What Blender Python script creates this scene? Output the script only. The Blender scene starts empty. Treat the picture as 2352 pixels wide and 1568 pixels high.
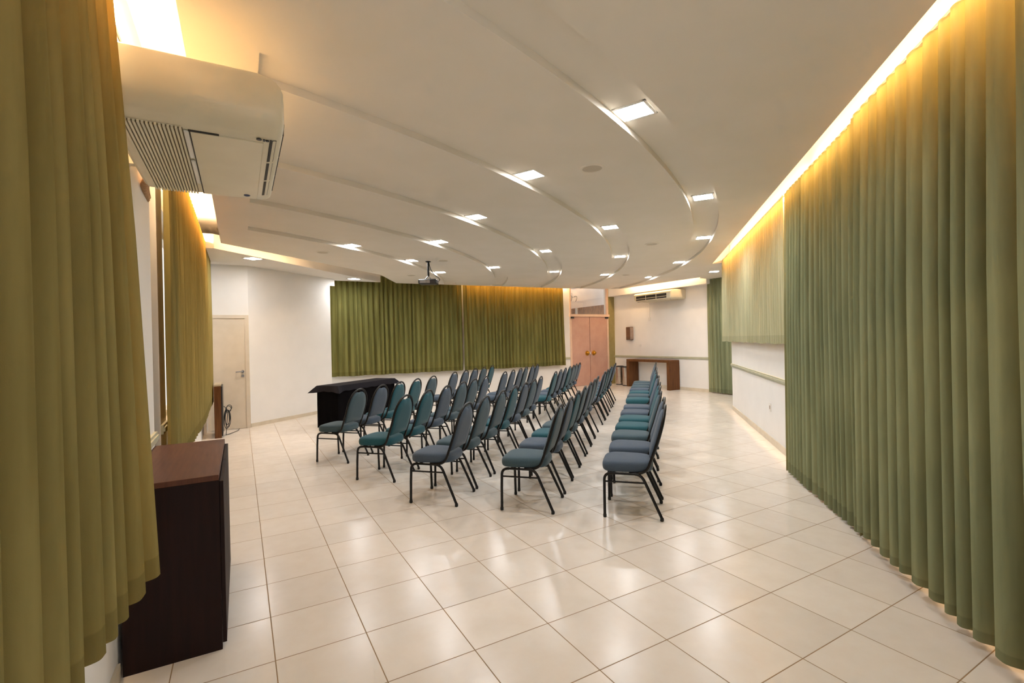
import bpy, math, random
from mathutils import Vector, Matrix

random.seed(7)
PI = math.pi
SC = bpy.context.scene
COL = SC.collection

# ------------------------------------------------------------------ helpers
def srgb(r, g, b):
    f = lambda c: (c / 255 / 12.92) if c / 255 <= 0.04045 else ((c / 255 + 0.055) / 1.055) ** 2.4
    return (f(r), f(g), f(b), 1.0)


def bsdf_mat(name, color, rough=0.6, metal=0.0, spec=0.5, coat=0.0, emit=None, strength=0.0):
    m = bpy.data.materials.new(name)
    m.use_nodes = True
    b = m.node_tree.nodes['Principled BSDF']
    b.inputs['Base Color'].default_value = color
    b.inputs['Roughness'].default_value = rough
    b.inputs['Metallic'].default_value = metal
    b.inputs['Specular IOR Level'].default_value = spec
    b.inputs['Coat Weight'].default_value = coat
    if emit:
        b.inputs['Emission Color'].default_value = emit
        b.inputs['Emission Strength'].default_value = strength
    return m


def noisy(m, c1, c2, scale=20.0, detail=3.0, stretch=(1, 1, 1), bump=0.0, lo=0.3, hi=0.7, bscale=None):
    """noise between two colours in object space, optional bump"""
    nt = m.node_tree
    b = nt.nodes['Principled BSDF']
    tc = nt.nodes.new('ShaderNodeTexCoord')
    mp = nt.nodes.new('ShaderNodeMapping')
    mp.inputs['Scale'].default_value = stretch
    n = nt.nodes.new('ShaderNodeTexNoise')
    n.inputs['Scale'].default_value = scale
    n.inputs['Detail'].default_value = detail
    cr = nt.nodes.new('ShaderNodeValToRGB')
    cr.color_ramp.elements[0].position = lo
    cr.color_ramp.elements[1].position = hi
    cr.color_ramp.elements[0].color = c1
    cr.color_ramp.elements[1].color = c2
    L = nt.links.new
    L(tc.outputs['Object'], mp.inputs['Vector'])
    L(mp.outputs['Vector'], n.inputs['Vector'])
    L(n.outputs['Fac'], cr.inputs['Fac'])
    L(cr.outputs['Color'], b.inputs['Base Color'])
    if bump:
        bn = nt.nodes.new('ShaderNodeBump')
        bn.inputs['Strength'].default_value = bump
        bn.inputs['Distance'].default_value = 0.003
        n2 = n
        if bscale:
            n2 = nt.nodes.new('ShaderNodeTexNoise')
            n2.inputs['Scale'].default_value = bscale
            L(tc.outputs['Object'], n2.inputs['Vector'])
        L(n2.outputs['Fac'], bn.inputs['Height'])
        L(bn.outputs['Normal'], b.inputs['Normal'])
    return m


class MB:
    """collects faces, then links them as ONE mesh object"""
    def __init__(self):
        self.v, self.f = [], []

    def add(self, vs, fs):
        o = len(self.v)
        self.v += [tuple(p) for p in vs]
        self.f += [tuple(i + o for i in q) for q in fs]
        return self

    def box(self, x0, y0, z0, x1, y1, z1):
        vs = [(x0, y0, z0), (x1, y0, z0), (x1, y1, z0), (x0, y1, z0), (x0, y0, z1), (x1, y0, z1), (x1, y1, z1), (x0, y1, z1)]
        return self.add(vs, [(0, 3, 2, 1), (4, 5, 6, 7), (0, 1, 5, 4), (1, 2, 6, 5), (2, 3, 7, 6), (3, 0, 4, 7)])

    def rbox(self, x0, y0, z0, x1, y1, z1, r):
        """box with chamfered edges"""
        xs, ys, zs = (x0, x1), (y0, y1), (z0, z1)
        vs, idx = [], {}
        for i in range(2):
            for j in range(2):
                for k in range(2):
                    sx, sy, sz = (1, -1)[i], (1, -1)[j], (1, -1)[k]
                    for a in range(3):
                        p = [xs[i] + sx * r, ys[j] + sy * r, zs[k] + sz * r]
                        p[a] = (xs[i], ys[j], zs[k])[a]
                        idx[(i, j, k, a)] = len(vs)
                        vs.append(tuple(p))
        fs = []
        for i in range(2):
            fs.append([idx[(i, j, k, 0)] for j, k in ((0, 0), (1, 0), (1, 1), (0, 1))])
            fs.append([idx[(j, i, k, 1)] for j, k in ((0, 0), (1, 0), (1, 1), (0, 1))])
            fs.append([idx[(j, k, i, 2)] for j, k in ((0, 0), (1, 0), (1, 1), (0, 1))])
        for j in range(2):
            for k in range(2):
                fs.append([idx[(0, j, k, 1)], idx[(1, j, k, 1)], idx[(1, j, k, 2)], idx[(0, j, k, 2)]])
                fs.append([idx[(j, 0, k, 0)], idx[(j, 1, k, 0)], idx[(j, 1, k, 2)], idx[(j, 0, k, 2)]])
                fs.append([idx[(j, k, 0, 0)], idx[(j, k, 1, 0)], idx[(j, k, 1, 1)], idx[(j, k, 0, 1)]])
        for i in range(2):
            for j in range(2):
                for k in range(2):
                    fs.append([idx[(i, j, k, a)] for a in range(3)])
        return self.add(vs, fs)

    def obox(self, o, u, v, L, W, z0, z1):
        """box on a plan frame: origin o, unit directions u, v"""
        P = [(o[0] + u[0] * a + v[0] * b, o[1] + u[1] * a + v[1] * b) for a, b in ((0, 0), (L, 0), (L, W), (0, W))]
        return self.prism(P, z0, z1)

    def prism(self, P, z0, z1):
        n = len(P)
        vs = [(x, y, z0) for x, y in P] + [(x, y, z1) for x, y in P]
        fs = [tuple(range(n))[::-1], tuple(range(n, 2 * n))]
        fs += [(i, (i + 1) % n, n + (i + 1) % n, n + i) for i in range(n)]
        return self.add(vs, fs)

    def tube(self, pts, r, seg=10, closed=False):
        P = [Vector(p) for p in pts]
        n = len(P)
        T = []
        for i in range(n):
            if closed:
                t = P[(i + 1) % n] - P[i - 1]
            else:
                t = P[min(i + 1, n - 1)] - P[max(i - 1, 0)]
            T.append(t.normalized())
        up = Vector((0, 0, 1)) if abs(T[0].z) < 0.9 else Vector((1, 0, 0))
        nrm = (up - T[0] * up.dot(T[0])).normalized()
        vs = []
        for i in range(n):
            nrm = (nrm - T[i] * nrm.dot(T[i])).normalized()
            b = T[i].cross(nrm)
            rr = r[i] if isinstance(r, (list, tuple)) else r
            for k in range(seg):
                a = 2 * PI * k / seg
                vs.append(P[i] + (nrm * math.cos(a) + b * math.sin(a)) * rr)
        fs = []
        for i in range(n if closed else n - 1):
            j = (i + 1) % n
            for k in range(seg):
                fs.append((i * seg + k, i * seg + (k + 1) % seg, j * seg + (k + 1) % seg, j * seg + k))
        if not closed:
            fs.append(tuple(range(seg))[::-1])
            fs.append(tuple(range((n - 1) * seg, n * seg)))
        return self.add(vs, fs)

    def lathe(self, prof, seg=24, c=(0, 0, 0)):
        """profile of (r, z) about the z axis"""
        vs, fs = [], []
        n = len(prof)
        for r, z in prof:
            for k in range(seg):
                a = 2 * PI * k / seg
                vs.append((c[0] + r * math.cos(a), c[1] + r * math.sin(a), c[2] + z))
        for i in range(n - 1):
            for k in range(seg):
                fs.append((i * seg + k, i * seg + (k + 1) % seg, (i + 1) * seg + (k + 1) % seg, (i + 1) * seg + k))
        fs.append(tuple(range(seg))[::-1])
        fs.append(tuple(range((n - 1) * seg, n * seg)))
        return self.add(vs, fs)

    def rings(self, rings):
        """closed skin over a stack of equal-length loops"""
        n = len(rings[0])
        vs = [p for r in rings for p in r]
        fs = []
        for i in range(len(rings) - 1):
            for k in range(n):
                fs.append((i * n + k, i * n + (k + 1) % n, (i + 1) * n + (k + 1) % n, (i + 1) * n + k))
        fs.append(tuple(range(n))[::-1])
        m = (len(rings) - 1) * n
        fs.append(tuple(range(m, m + n)))
        return self.add(vs, fs)

    def xform(self, M):
        self.v = [tuple(M @ Vector(p)) for p in self.v]
        return self

    def build(self, name, mat, parent=None, smooth=False, angle=40):
        me = bpy.data.meshes.new(name)
        me.from_pydata(self.v, [], self.f)
        me.update()
        if mat:
            me.materials.append(mat)
        import bmesh
        bm = bmesh.new()
        bm.from_mesh(me)
        bmesh.ops.recalc_face_normals(bm, faces=bm.faces)
        if smooth:
            lim = math.radians(angle)
            for f in bm.faces:
                f.smooth = True
            for e in bm.edges:
                e.smooth = not (len(e.link_faces) == 2 and e.calc_face_angle(0) > lim)
        bm.to_mesh(me)
        bm.free()
        o = bpy.data.objects.new(name, me)
        COL.objects.link(o)
        if parent:
            o.parent = parent
        return o


def tag(o, label, cat, group=None, kind=None):
    o['label'] = label
    o['category'] = cat
    if group:
        o['group'] = group
    if kind:
        o['kind'] = kind
    return o


def thing(name, label, cat, loc=(0, 0, 0), rz=0.0, group=None):
    o = bpy.data.objects.new(name, None)
    o.empty_display_size = 0.1
    COL.objects.link(o)
    o.location = loc
    o.rotation_euler = (0, 0, rz)
    return tag(o, label, cat, group)


def struct(name, mb, mat, smooth=False):
    o = mb.build(name, mat, None, smooth)
    o['kind'] = 'structure'
    return o


def copy_tree(src, parent=None):
    c = src.copy()
    COL.objects.link(c)
    if parent:
        c.parent = parent
    for ch in list(src.children):
        copy_tree(ch, c)
    return c


def bez(p0, p1, p2, n=6):
    out = []
    for i in range(n + 1):
        t = i / n
        out.append(tuple((1 - t) ** 2 * a + 2 * t * (1 - t) * b + t * t * c for a, b, c in zip(p0, p1, p2)))
    return out


ORD = ['', 'first', 'second', 'third', 'fourth', 'fifth', 'sixth', 'seventh', 'eighth']

# ------------------------------------------------------------------ materials
def floor_mat():
    T = 0.43
    m = bpy.data.materials.new('cream_floor_tile')
    m.use_nodes = True
    nt = m.node_tree
    L = nt.links.new
    b = nt.nodes['Principled BSDF']
    g = nt.nodes.new('ShaderNodeNewGeometry')
    sx = nt.nodes.new('ShaderNodeSeparateXYZ')
    L(g.outputs['Position'], sx.inputs[0])

    def M(op, a, bb=None):
        n = nt.nodes.new('ShaderNodeMath')
        n.operation = op
        for i, v in enumerate((a, bb)):
            if v is None:
                continue
            if isinstance(v, (int, float)):
                n.inputs[i].default_value = v
            else:
                L(v, n.inputs[i])
        return n.outputs[0]
    ds, cells = [], []
    for ax in ('X', 'Y'):
        q = M('DIVIDE', sx.outputs[ax], T)
        fr = M('FRACT', q)
        ds.append(M('MINIMUM', fr, M('SUBTRACT', 1.0, fr)))
        cells.append(M('FLOOR', q))
    d = M('MINIMUM', ds[0], ds[1])
    ramp = nt.nodes.new('ShaderNodeMapRange')
    ramp.interpolation_type = 'SMOOTHSTEP'
    ramp.inputs['From Min'].default_value = 0.0035
    ramp.inputs['From Max'].default_value = 0.0085
    L(d, ramp.inputs['Value'])
    cx = nt.nodes.new('ShaderNodeCombineXYZ')
    L(cells[0], cx.inputs[0]); L(cells[1], cx.inputs[1])
    wn = nt.nodes.new('ShaderNodeTexWhiteNoise')
    wn.noise_dimensions = '3D'
    L(cx.outputs[0], wn.inputs['Vector'])
    off = nt.nodes.new('ShaderNodeVectorMath'); off.operation = 'SCALE'
    L(wn.outputs['Color'], off.inputs[0]); off.inputs['Scale'].default_value = 40
    ad = nt.nodes.new('ShaderNodeVectorMath'); ad.operation = 'ADD'
    L(g.outputs['Position'], ad.inputs[0]); L(off.outputs[0], ad.inputs[1])
    n1 = nt.nodes.new('ShaderNodeTexNoise')
    n1.inputs['Scale'].default_value = 7.0; n1.inputs['Detail'].default_value = 6
    n1.inputs['Roughness'].default_value = 0.65
    L(ad.outputs[0], n1.inputs['Vector'])
    cr = nt.nodes.new('ShaderNodeValToRGB')
    cr.color_ramp.elements[0].position = 0.3; cr.color_ramp.elements[0].color = srgb(226, 216, 203)
    cr.color_ramp.elements[1].position = 0.72; cr.color_ramp.elements[1].color = srgb(231, 223, 212)
    L(n1.outputs['Fac'], cr.inputs['Fac'])
    hv = nt.nodes.new('ShaderNodeHueSaturation')
    L(cr.outputs['Color'], hv.inputs['Color'])
    L(M('ADD', M('MULTIPLY', wn.outputs['Value'], 0.08), 0.96), hv.inputs['Value'])
    mx = nt.nodes.new('ShaderNodeMix'); mx.data_type = 'RGBA'
    mx.inputs['A'].default_value = srgb(150, 122, 88)
    L(ramp.outputs['Result'], mx.inputs['Factor'])
    L(hv.outputs['Color'], mx.inputs['B'])
    L(mx.outputs['Result'], b.inputs['Base Color'])
    rr = nt.nodes.new('ShaderNodeMapRange')
    rr.inputs['From Min'].default_value = 0.3; rr.inputs['From Max'].default_value = 0.7
    rr.inputs['To Min'].default_value = 0.20; rr.inputs['To Max'].default_value = 0.26
    L(n1.outputs['Fac'], rr.inputs['Value'])
    rm = nt.nodes.new('ShaderNodeMix'); rm.data_type = 'FLOAT'
    rm.inputs['A'].default_value = 0.8
    L(ramp.outputs['Result'], rm.inputs['Factor'])
    L(rr.outputs['Result'], rm.inputs['B'])
    L(rm.outputs['Result'], b.inputs['Roughness'])
    bp = nt.nodes.new('ShaderNodeBump')
    bp.inputs['Strength'].default_value = 0.25; bp.inputs['Distance'].default_value = 0.002
    L(ramp.outputs['Result'], bp.inputs['Height'])
    L(bp.outputs['Normal'], b.inputs['Normal'])
    b.inputs['Specular IOR Level'].default_value = 0.33
    return m


def curtain_mat(name, c1, c2, zhem, trans=0.17, hem_dark=0.8, hem=0.10, amber=(2.2, 1.2, 0.35)):
    m = bpy.data.materials.new(name)
    m.use_nodes = True
    nt = m.node_tree
    L = nt.links.new
    nt.nodes.remove(nt.nodes['Principled BSDF'])
    out = nt.nodes['Material Output']
    g = nt.nodes.new('ShaderNodeNewGeometry')
    mp = nt.nodes.new('ShaderNodeMapping')
    mp.inputs['Scale'].default_value = (1, 1, 0.12)
    L(g.outputs['Position'], mp.inputs['Vector'])
    n = nt.nodes.new('ShaderNodeTexNoise')
    n.inputs['Scale'].default_value = 9; n.inputs['Detail'].default_value = 5
    L(mp.outputs['Vector'], n.inputs['Vector'])
    cr = nt.nodes.new('ShaderNodeValToRGB')
    cr.color_ramp.elements[0].position = 0.32; cr.color_ramp.elements[0].color = c1
    cr.color_ramp.elements[1].position = 0.68; cr.color_ramp.elements[1].color = c2
    L(n.outputs['Fac'], cr.inputs['Fac'])
    sx = nt.nodes.new('ShaderNodeSeparateXYZ')
    L(g.outputs['Position'], sx.inputs[0])
    mr = nt.nodes.new('ShaderNodeMapRange')      # the hem is a doubled, darker layer of cloth
    mr.inputs['From Min'].default_value = zhem + hem; mr.inputs['From Max'].default_value = zhem + hem + 0.008
    mr.inputs['To Min'].default_value = hem_dark; mr.inputs['To Max'].default_value = 1.0
    L(sx.outputs['Z'], mr.inputs['Value'])
    mu = nt.nodes.new('ShaderNodeVectorMath'); mu.operation = 'SCALE'
    L(cr.outputs['Color'], mu.inputs[0]); L(mr.outputs['Result'], mu.inputs['Scale'])
    df = nt.nodes.new('ShaderNodeBsdfDiffuse')
    tr = nt.nodes.new('ShaderNodeBsdfTranslucent')
    L(mu.outputs[0], df.inputs['Color'])
    tm = nt.nodes.new('ShaderNodeVectorMath'); tm.operation = 'MULTIPLY'      # light coming through the cloth is filtered to amber
    tm.inputs[1].default_value = amber
    L(mu.outputs[0], tm.inputs[0]); L(tm.outputs[0], tr.inputs['Color'])
    w = nt.nodes.new('ShaderNodeTexNoise')
    w.inputs['Scale'].default_value = 420; w.inputs['Detail'].default_value = 2
    L(g.outputs['Position'], w.inputs['Vector'])
    bp = nt.nodes.new('ShaderNodeBump')
    bp.inputs['Strength'].default_value = 0.25; bp.inputs['Distance'].default_value = 0.002
    L(w.outputs['Fac'], bp.inputs['Height'])
    L(bp.outputs['Normal'], df.inputs['Normal'])
    ms = nt.nodes.new('ShaderNodeMixShader')
    ms.inputs['Fac'].default_value = trans
    L(df.outputs[0], ms.inputs[1]); L(tr.outputs[0], ms.inputs[2])
    L(ms.outputs[0], out.inputs['Surface'])
    return m


def emit_mat(name, color, strength):
    m = bpy.data.materials.new(name)
    m.use_nodes = True
    nt = m.node_tree
    nt.nodes.remove(nt.nodes['Principled BSDF'])
    e = nt.nodes.new('ShaderNodeEmission')
    e.inputs['Color'].default_value = color
    e.inputs['Strength'].default_value = strength
    nt.links.new(e.outputs[0], nt.nodes['Material Output'].inputs['Surface'])
    return m


def glass_mat(name):
    m = bpy.data.materials.new(name)
    m.use_nodes = True
    nt = m.node_tree
    nt.nodes.remove(nt.nodes['Principled BSDF'])
    t = nt.nodes.new('ShaderNodeBsdfTransparent')
    gl = nt.nodes.new('ShaderNodeBsdfGlossy')
    gl.inputs['Roughness'].default_value = 0.02
    ms = nt.nodes.new('ShaderNodeMixShader')
    ms.inputs['Fac'].default_value = 0.08
    nt.links.new(t.outputs[0], ms.inputs[1]); nt.links.new(gl.outputs[0], ms.inputs[2])
    nt.links.new(ms.outputs[0], nt.nodes['Material Output'].inputs['Surface'])
    return m


def fabric(name, c1, c2):
    m = bsdf_mat(name, c1, 0.85, spec=0.2)
    m.node_tree.nodes['Principled BSDF'].inputs['Sheen Weight'].default_value = 0.15
    return noisy(m, c1, c2, 260, 2, bump=0.35)


def wood(name, c1, c2, rough=0.35, stretch=(18, 18, 0.8), scale=3.0):
    return noisy(bsdf_mat(name, c1, rough, spec=0.2), c1, c2, scale, 6, stretch=stretch, bump=0.05)


M_floor = floor_mat()
M_wall = noisy(bsdf_mat('white_wall_paint', srgb(238, 235, 230), 0.7), srgb(236, 233, 228), srgb(240, 237, 232), 3, 3, bump=0.05, bscale=90)
M_ceil = noisy(bsdf_mat('ceiling_plaster', srgb(238, 230, 216), 0.8), srgb(236, 228, 213), srgb(240, 232, 219), 2, 3)
M_soffit = noisy(bsdf_mat('soffit_plaster', srgb(238, 233, 225), 0.8), srgb(236, 231, 223), srgb(240, 236, 229), 2, 3)
M_cove = bsdf_mat('cove_plaster', srgb(236, 230, 218), 0.8)
M_olive = noisy(bsdf_mat('olive_wall_paint', srgb(150, 138, 88), 0.7), srgb(146, 133, 82), srgb(156, 144, 94), 8, 3)
M_rail = noisy(bsdf_mat('sage_rail_paint', srgb(182, 181, 156), 0.5), srgb(178, 177, 152), srgb(188, 186, 161), 10, 2)
M_base = noisy(bsdf_mat('beige_baseboard', srgb(214, 202, 180), 0.4), srgb(208, 195, 172), srgb(219, 208, 187), 8, 3)
M_pane = emit_mat('daylit_pane', (1.0, 0.93, 0.86, 1), 0.9)
M_alu = bsdf_mat('white_aluminium', srgb(225, 218, 205), 0.4)

M_blue = fabric('grey_blue_upholstery', srgb(65, 77, 91), srgb(79, 92, 106))
M_teal = fabric('teal_upholstery', srgb(30, 76, 86), srgb(43, 91, 100))
M_slate = fabric('slate_upholstery', srgb(59, 78, 86), srgb(73, 92, 100))
M_leg = noisy(bsdf_mat('black_bronze_tube', srgb(16, 12, 9), 0.35, metal=0.0, spec=0.3, coat=0.0), srgb(13, 10, 8), srgb(22, 16, 12), 30, 2)
M_rubber = noisy(bsdf_mat('black_rubber', srgb(22, 20, 19), 0.7), srgb(20, 18, 17), srgb(27, 25, 23), 40, 2)

M_darkwood = wood('dark_wenge_laminate', srgb(26, 9, 6), srgb(35, 14, 9), 0.6, (14, 14, 1.0))
M_topwood = wood('brown_wenge_top', srgb(84, 52, 38), srgb(98, 62, 46), 0.5, (22, 1.2, 1))
M_redwood = wood('walnut_veneer', srgb(84, 50, 26), srgb(116, 76, 42), 0.4, (16, 16, 0.9))
M_beigetop = noisy(bsdf_mat('beige_laminate', srgb(196, 180, 152), 0.5), srgb(190, 174, 146), srgb(202, 187, 160), 12, 2)
M_cloth = noisy(bsdf_mat('black_tablecloth', srgb(34, 32, 38), 0.85, spec=0.15), srgb(27, 25, 30), srgb(34, 32, 37), 300, 2, bump=0.2)
M_skirt = noisy(bsdf_mat('black_skirt_cloth', srgb(15, 12, 13), 0.95, spec=0.05), srgb(8, 6, 7), srgb(12, 10, 11), 300, 2, bump=0.2)
M_ac = noisy(bsdf_mat('cream_plastic', srgb(222, 212, 184), 0.35), srgb(219, 209, 181), srgb(225, 216, 189), 5, 2)
M_acslot = bsdf_mat('dark_vent_slot', srgb(45, 40, 32), 0.6)
M_acgap = bsdf_mat('grille_shadow_gap', srgb(120, 104, 76), 0.7)
M_pipe = noisy(bsdf_mat('brown_pipe_insulation', srgb(176, 138, 98), 0.8), srgb(160, 122, 84), srgb(190, 152, 112), 40, 2)
M_black = noisy(bsdf_mat('black_plastic', srgb(24, 24, 26), 0.4), srgb(22, 22, 24), srgb(29, 29, 32), 20, 2)
M_grey = noisy(bsdf_mat('grey_metal', srgb(140, 140, 142), 0.3, metal=0.8), srgb(132, 132, 134), srgb(152, 152, 154), 20, 2)
M_steel = noisy(bsdf_mat('brushed_steel', srgb(190, 182, 172), 0.25, metal=1.0), srgb(180, 172, 163), srgb(200, 193, 184), 4, 3, stretch=(1, 1, 30))
M_brass = noisy(bsdf_mat('brass', srgb(205, 150, 50), 0.28, metal=0.85), srgb(196, 140, 44), srgb(214, 162, 62), 20, 2)
M_white = noisy(bsdf_mat('white_plastic', srgb(232, 228, 220), 0.4), srgb(229, 225, 217), srgb(236, 232, 225), 10, 2)
M_door = noisy(bsdf_mat('cream_door_paint', srgb(220, 208, 188), 0.5), srgb(217, 205, 185), srgb(224, 212, 193), 6, 3)
M_pink = noisy(bsdf_mat('pink_door_paint', srgb(200, 158, 140), 0.4), srgb(196, 153, 135), srgb(205, 164, 147), 4, 3)
M_peach = noisy(bsdf_mat('peach_frame_paint', srgb(228, 196, 172), 0.45), srgb(225, 192, 168), srgb(232, 202, 179), 6, 2)
M_glass = glass_mat('clear_pane')
M_grille = noisy(bsdf_mat('speaker_grille', srgb(204, 192, 172), 0.6), srgb(198, 186, 165), srgb(210, 198, 179), 400, 1)
M_disp = noisy(bsdf_mat('smoked_plastic', srgb(104, 76, 56), 0.3), srgb(98, 70, 50), srgb(112, 84, 63), 10, 2)
M_disp2 = noisy(bsdf_mat('grey_plastic', srgb(168, 146, 128), 0.4), srgb(162, 140, 122), srgb(174, 152, 134), 10, 2)

M_led = emit_mat('cool_white_led', (0.97, 0.98, 1.0, 1), 115.0)
M_tube = emit_mat('warm_cove_tube', (1.0, 0.66, 0.37, 1), 135.0)

C1, C2 = srgb(126, 133, 101), srgb(150, 157, 122)
# ------------------------------------------------------------------ plan constants
NN = (-0.704, 0.711)         # from the right (diagonal) wall into the room
EE = (0.711, 0.704)          # along the right wall, away from the camera
ZC, ZU = 3.05, 3.50          # main ceiling, upper ceiling inside the light coves
YB, XR, XL = 8.25, 10.95, -0.66


def dg(t, off):
    return (EE[0] * t + NN[0] * off, EE[1] * t + NN[1] * off)


# ------------------------------------------------------------------ floor
struct('floor', MB().prism([(-1.2, -5.2), (12, -5.2), (12, 10), (-1.2, 10)], -0.12, 0.0), M_floor)

# ------------------------------------------------------------------ ceiling with recessed arc channels
AC = (-3.42, 10.81)
ARCS = [(8.627, 8.94), (9.925, 10.24), (11.16, 11.475), (12.47, 12.78), (13.75, 14.06)]
GD = 0.05


def clip_half(P, a, b, c):
    """keep the part of polygon P with a*x + b*y >= c"""
    out = []
    n = len(P)
    for i in range(n):
        p, q = P[i], P[(i + 1) % n]
        dp, dq = a * p[0] + b * p[1] - c, a * q[0] + b * q[1] - c
        if dp >= 0:
            out.append(p)
        if (dp >= 0) != (dq >= 0):
            t = dp / (dp - dq)
            out.append((p[0] + (q[0] - p[0]) * t, p[1] + (q[1] - p[1]) * t))
    return out


def halves(poly):
    """half planes of a convex polygon (clockwise)"""
    H = []
    for i in range(len(poly)):
        p, q = poly[i], poly[(i + 1) % len(poly)]
        a, b = (q[1] - p[1]), -(q[0] - p[0])
        H.append((a, b, a * p[0] + b * p[1]))
    return H


P_i, P_h = dg(7.83, -4.30), dg(10.2, -4.30)
MAIN = [(-0.335, -6.2), (-0.335, 3.94), (2.644, 6.451), (8.369, 7.463), (10.184, 7.008), P_h, P_i, dg(-4.40, -4.30)]
TRI = [(2.644, 6.451), (3.372, 7.804), (8.369, 7.463)]
ceil = MB()


def clip_all(cell, H):
    for h in H:
        cell = clip_half(cell, *h)
        if len(cell) < 3:
            return []
    return cell


H_main, H_tri = halves(MAIN), halves(TRI)
H_right = [(1, 0, 0.0)]
# flat margin left of the channels
ceil_add = lambda P, z: ceil.add([(x, y, z) for x, y in P], [tuple(range(len(P)))])
ceil_add(clip_all(MAIN, [(-1, 0, 0.0)]), ZC)
breaks = [5.5]
for a, b in ARCS:
    breaks += [a, b]
breaks.append(26.0)
A0, A1, NA = math.radians(-92), math.radians(-5), 150
for k in range(len(breaks) - 1):
    r0, r1 = breaks[k], breaks[k + 1]
    groove = k % 2 == 1
    for i in range(NA):
        t0, t1 = A0 + (A1 - A0) * i / NA, A0 + (A1 - A0) * (i + 1) / NA
        pt = lambda r, t: (AC[0] + r * math.cos(t), AC[1] + r * math.sin(t))
        cell = [pt(r0, t0), pt(r1, t0), pt(r1, t1), pt(r0, t1)]
        for H in (H_main + H_right, H_tri):
            c = clip_all(cell, H)
            if c:
                ceil_add(c, ZC + GD if groove else ZC)
        if groove:
            for r in (r0, r1):
                seg = [pt(r, t0), pt(r, t1)]
                mid = ((seg[0][0] + seg[1][0]) / 2, (seg[0][1] + seg[1][1]) / 2)
                ok = all(a * mid[0] + b * mid[1] >= c - 0.05 for a, b, c in H_main + H_right) or all(a * mid[0] + b * mid[1] >= c for a, b, c in H_tri)
                if ok:
                    ceil.add([(*seg[0], ZC), (*seg[1], ZC), (*seg[1], ZC + GD), (*seg[0], ZC + GD)], [(0, 1, 2, 3)])
# channel end walls on the line x = 0
for a, b in ARCS:
    y0, y1 = AC[1] - math.sqrt(b * b - AC[0] ** 2), AC[1] - math.sqrt(a * a - AC[0] ** 2)
    ceil.add([(0, y0, ZC), (0, y1, ZC), (0, y1, ZC + GD), (0, y0, ZC + GD)], [(0, 1, 2, 3)])
# slab edges standing up into the coves
edge = [(-0.335, -6.2), (-0.335, 3.94), (2.644, 6.451), (2.95, 7.04), (3.372, 7.804), (8.369, 7.463), (10.184, 7.008), P_h]
for p, q in zip(edge[:-1], edge[1:]):
    ceil.add([(*p, ZC), (*q, ZC), (*q, ZC + 0.12), (*p, ZC + 0.12)], [(0, 1, 2, 3)])
p, q = P_i, dg(-5, -4.30)
ceil.add([(*p, ZC), (*q, ZC), (*q, ZC + 0.12), (*p, ZC + 0.12)], [(0, 1, 2, 3)])
struct('ceiling', ceil, M_ceil)
# ceiling panel that closes the right cove at its far end
pf = dg(10.4, -5.4)
pn = dg(7.83, -5.4)
struct('ceiling_end_panel', MB().prism([P_i, P_h, (10.45, 4.30), (10.94, 4.30), (10.94, 2.2), pn], ZC, ZU), M_ceil)
# upper ceiling that closes the coves
struct('ceiling_upper', MB().prism([(-1.2, -6.2), (12, -6.2), (12, 8.5), (-1.2, 8.5)], ZU, ZU + 0.1), M_cove)
# stage soffit (two steps)
struct('ceiling_soffit', MB().prism([(-0.75, 4.36), (-0.44, 4.36), (2.943, 7.676), (1.859, 7.694), (0.0, 6.05), (-0.75, 6.05)], 3.04, 3.26), M_soffit)
struct('trim_1', MB().prism([(0.07, 6.15), (1.82, 7.454), (1.70, 7.50), (0.03, 6.10)], 2.88, 3.04), M_soffit)

# ------------------------------------------------------------------ walls
WL = MB()
WL.box(-0.95, -4.4, 0, -0.64, -0.25, ZU)
WL.box(-0.95, -0.25, 0, -0.72, 0.05, ZU)
WL.box(-0.95, 0.05, 0, -0.64, 0.35, ZU)
WL.box(-0.95, 0.35, 0, -0.70, 5.75, 0.80)
WL.box(-0.95, 0.35, 2.75, -0.70, 5.75, ZU)
WL.box(-0.95, 5.75, 0, -0.66, 6.05, ZU)
struct('wall_left', WL, M_wall)
w1 = struct('window_1', MB().box(-0.90, 0.35, 0.80, -0.88, 5.75, 2.75), M_pane)
fr = MB()
for y in (0.35, 1.65, 2.95, 4.25, 5.69):
    fr.box(-0.88, y, 0.80, -0.82, y + 0.06, 2.75)
fr.box(-0.88, 0.35, 0.80, -0.82, 5.75, 0.86).box(-0.88, 0.35, 2.69, -0.82, 5.75, 2.75)
f = fr.build('window_frame', M_alu, w1)
struct('wall_door_side', MB().box(-1.1, 6.02, 0, 0.03, 6.2, ZU), M_wall)
u = (math.cos(math.radians(38.6)), math.sin(math.radians(38.6)))
v = (-u[1], u[0])
struct('wall_stage', MB().obox((0.03, 6.03), u, v, 2.14, 0.15, 0, ZU), M_wall)
struct('baseboard_stage', MB().obox((0.03 - v[0] * .012, 6.03 - v[1] * .012), u, v, 2.14, 0.012, 0, 0.07), M_base)
# back wall with a doorway and a transom opening
BW = MB()
BW.box(1.2, YB, 0, 9.10, YB + 0.2, ZU)
BW.box(10.70, YB, 0, 11.2, YB + 0.2, ZU)
BW.box(9.10, YB, 3.20, 10.70, YB + 0.2, ZU)
struct('wall_back', BW, M_wall)
struct('wall_back_olive', MB().box(10.70, YB - 0.03, 0, XR, YB, ZU), M_olive)
struct('wall_rear', MB().box(XR, 1.6, 0, XR + 0.2, YB + 0.2, ZU), M_wall)
struct('ceiling_beam_rear', MB().box(10.70, 4.30, 2.925, XR, YB - 0.03, ZU), M_soffit)
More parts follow.
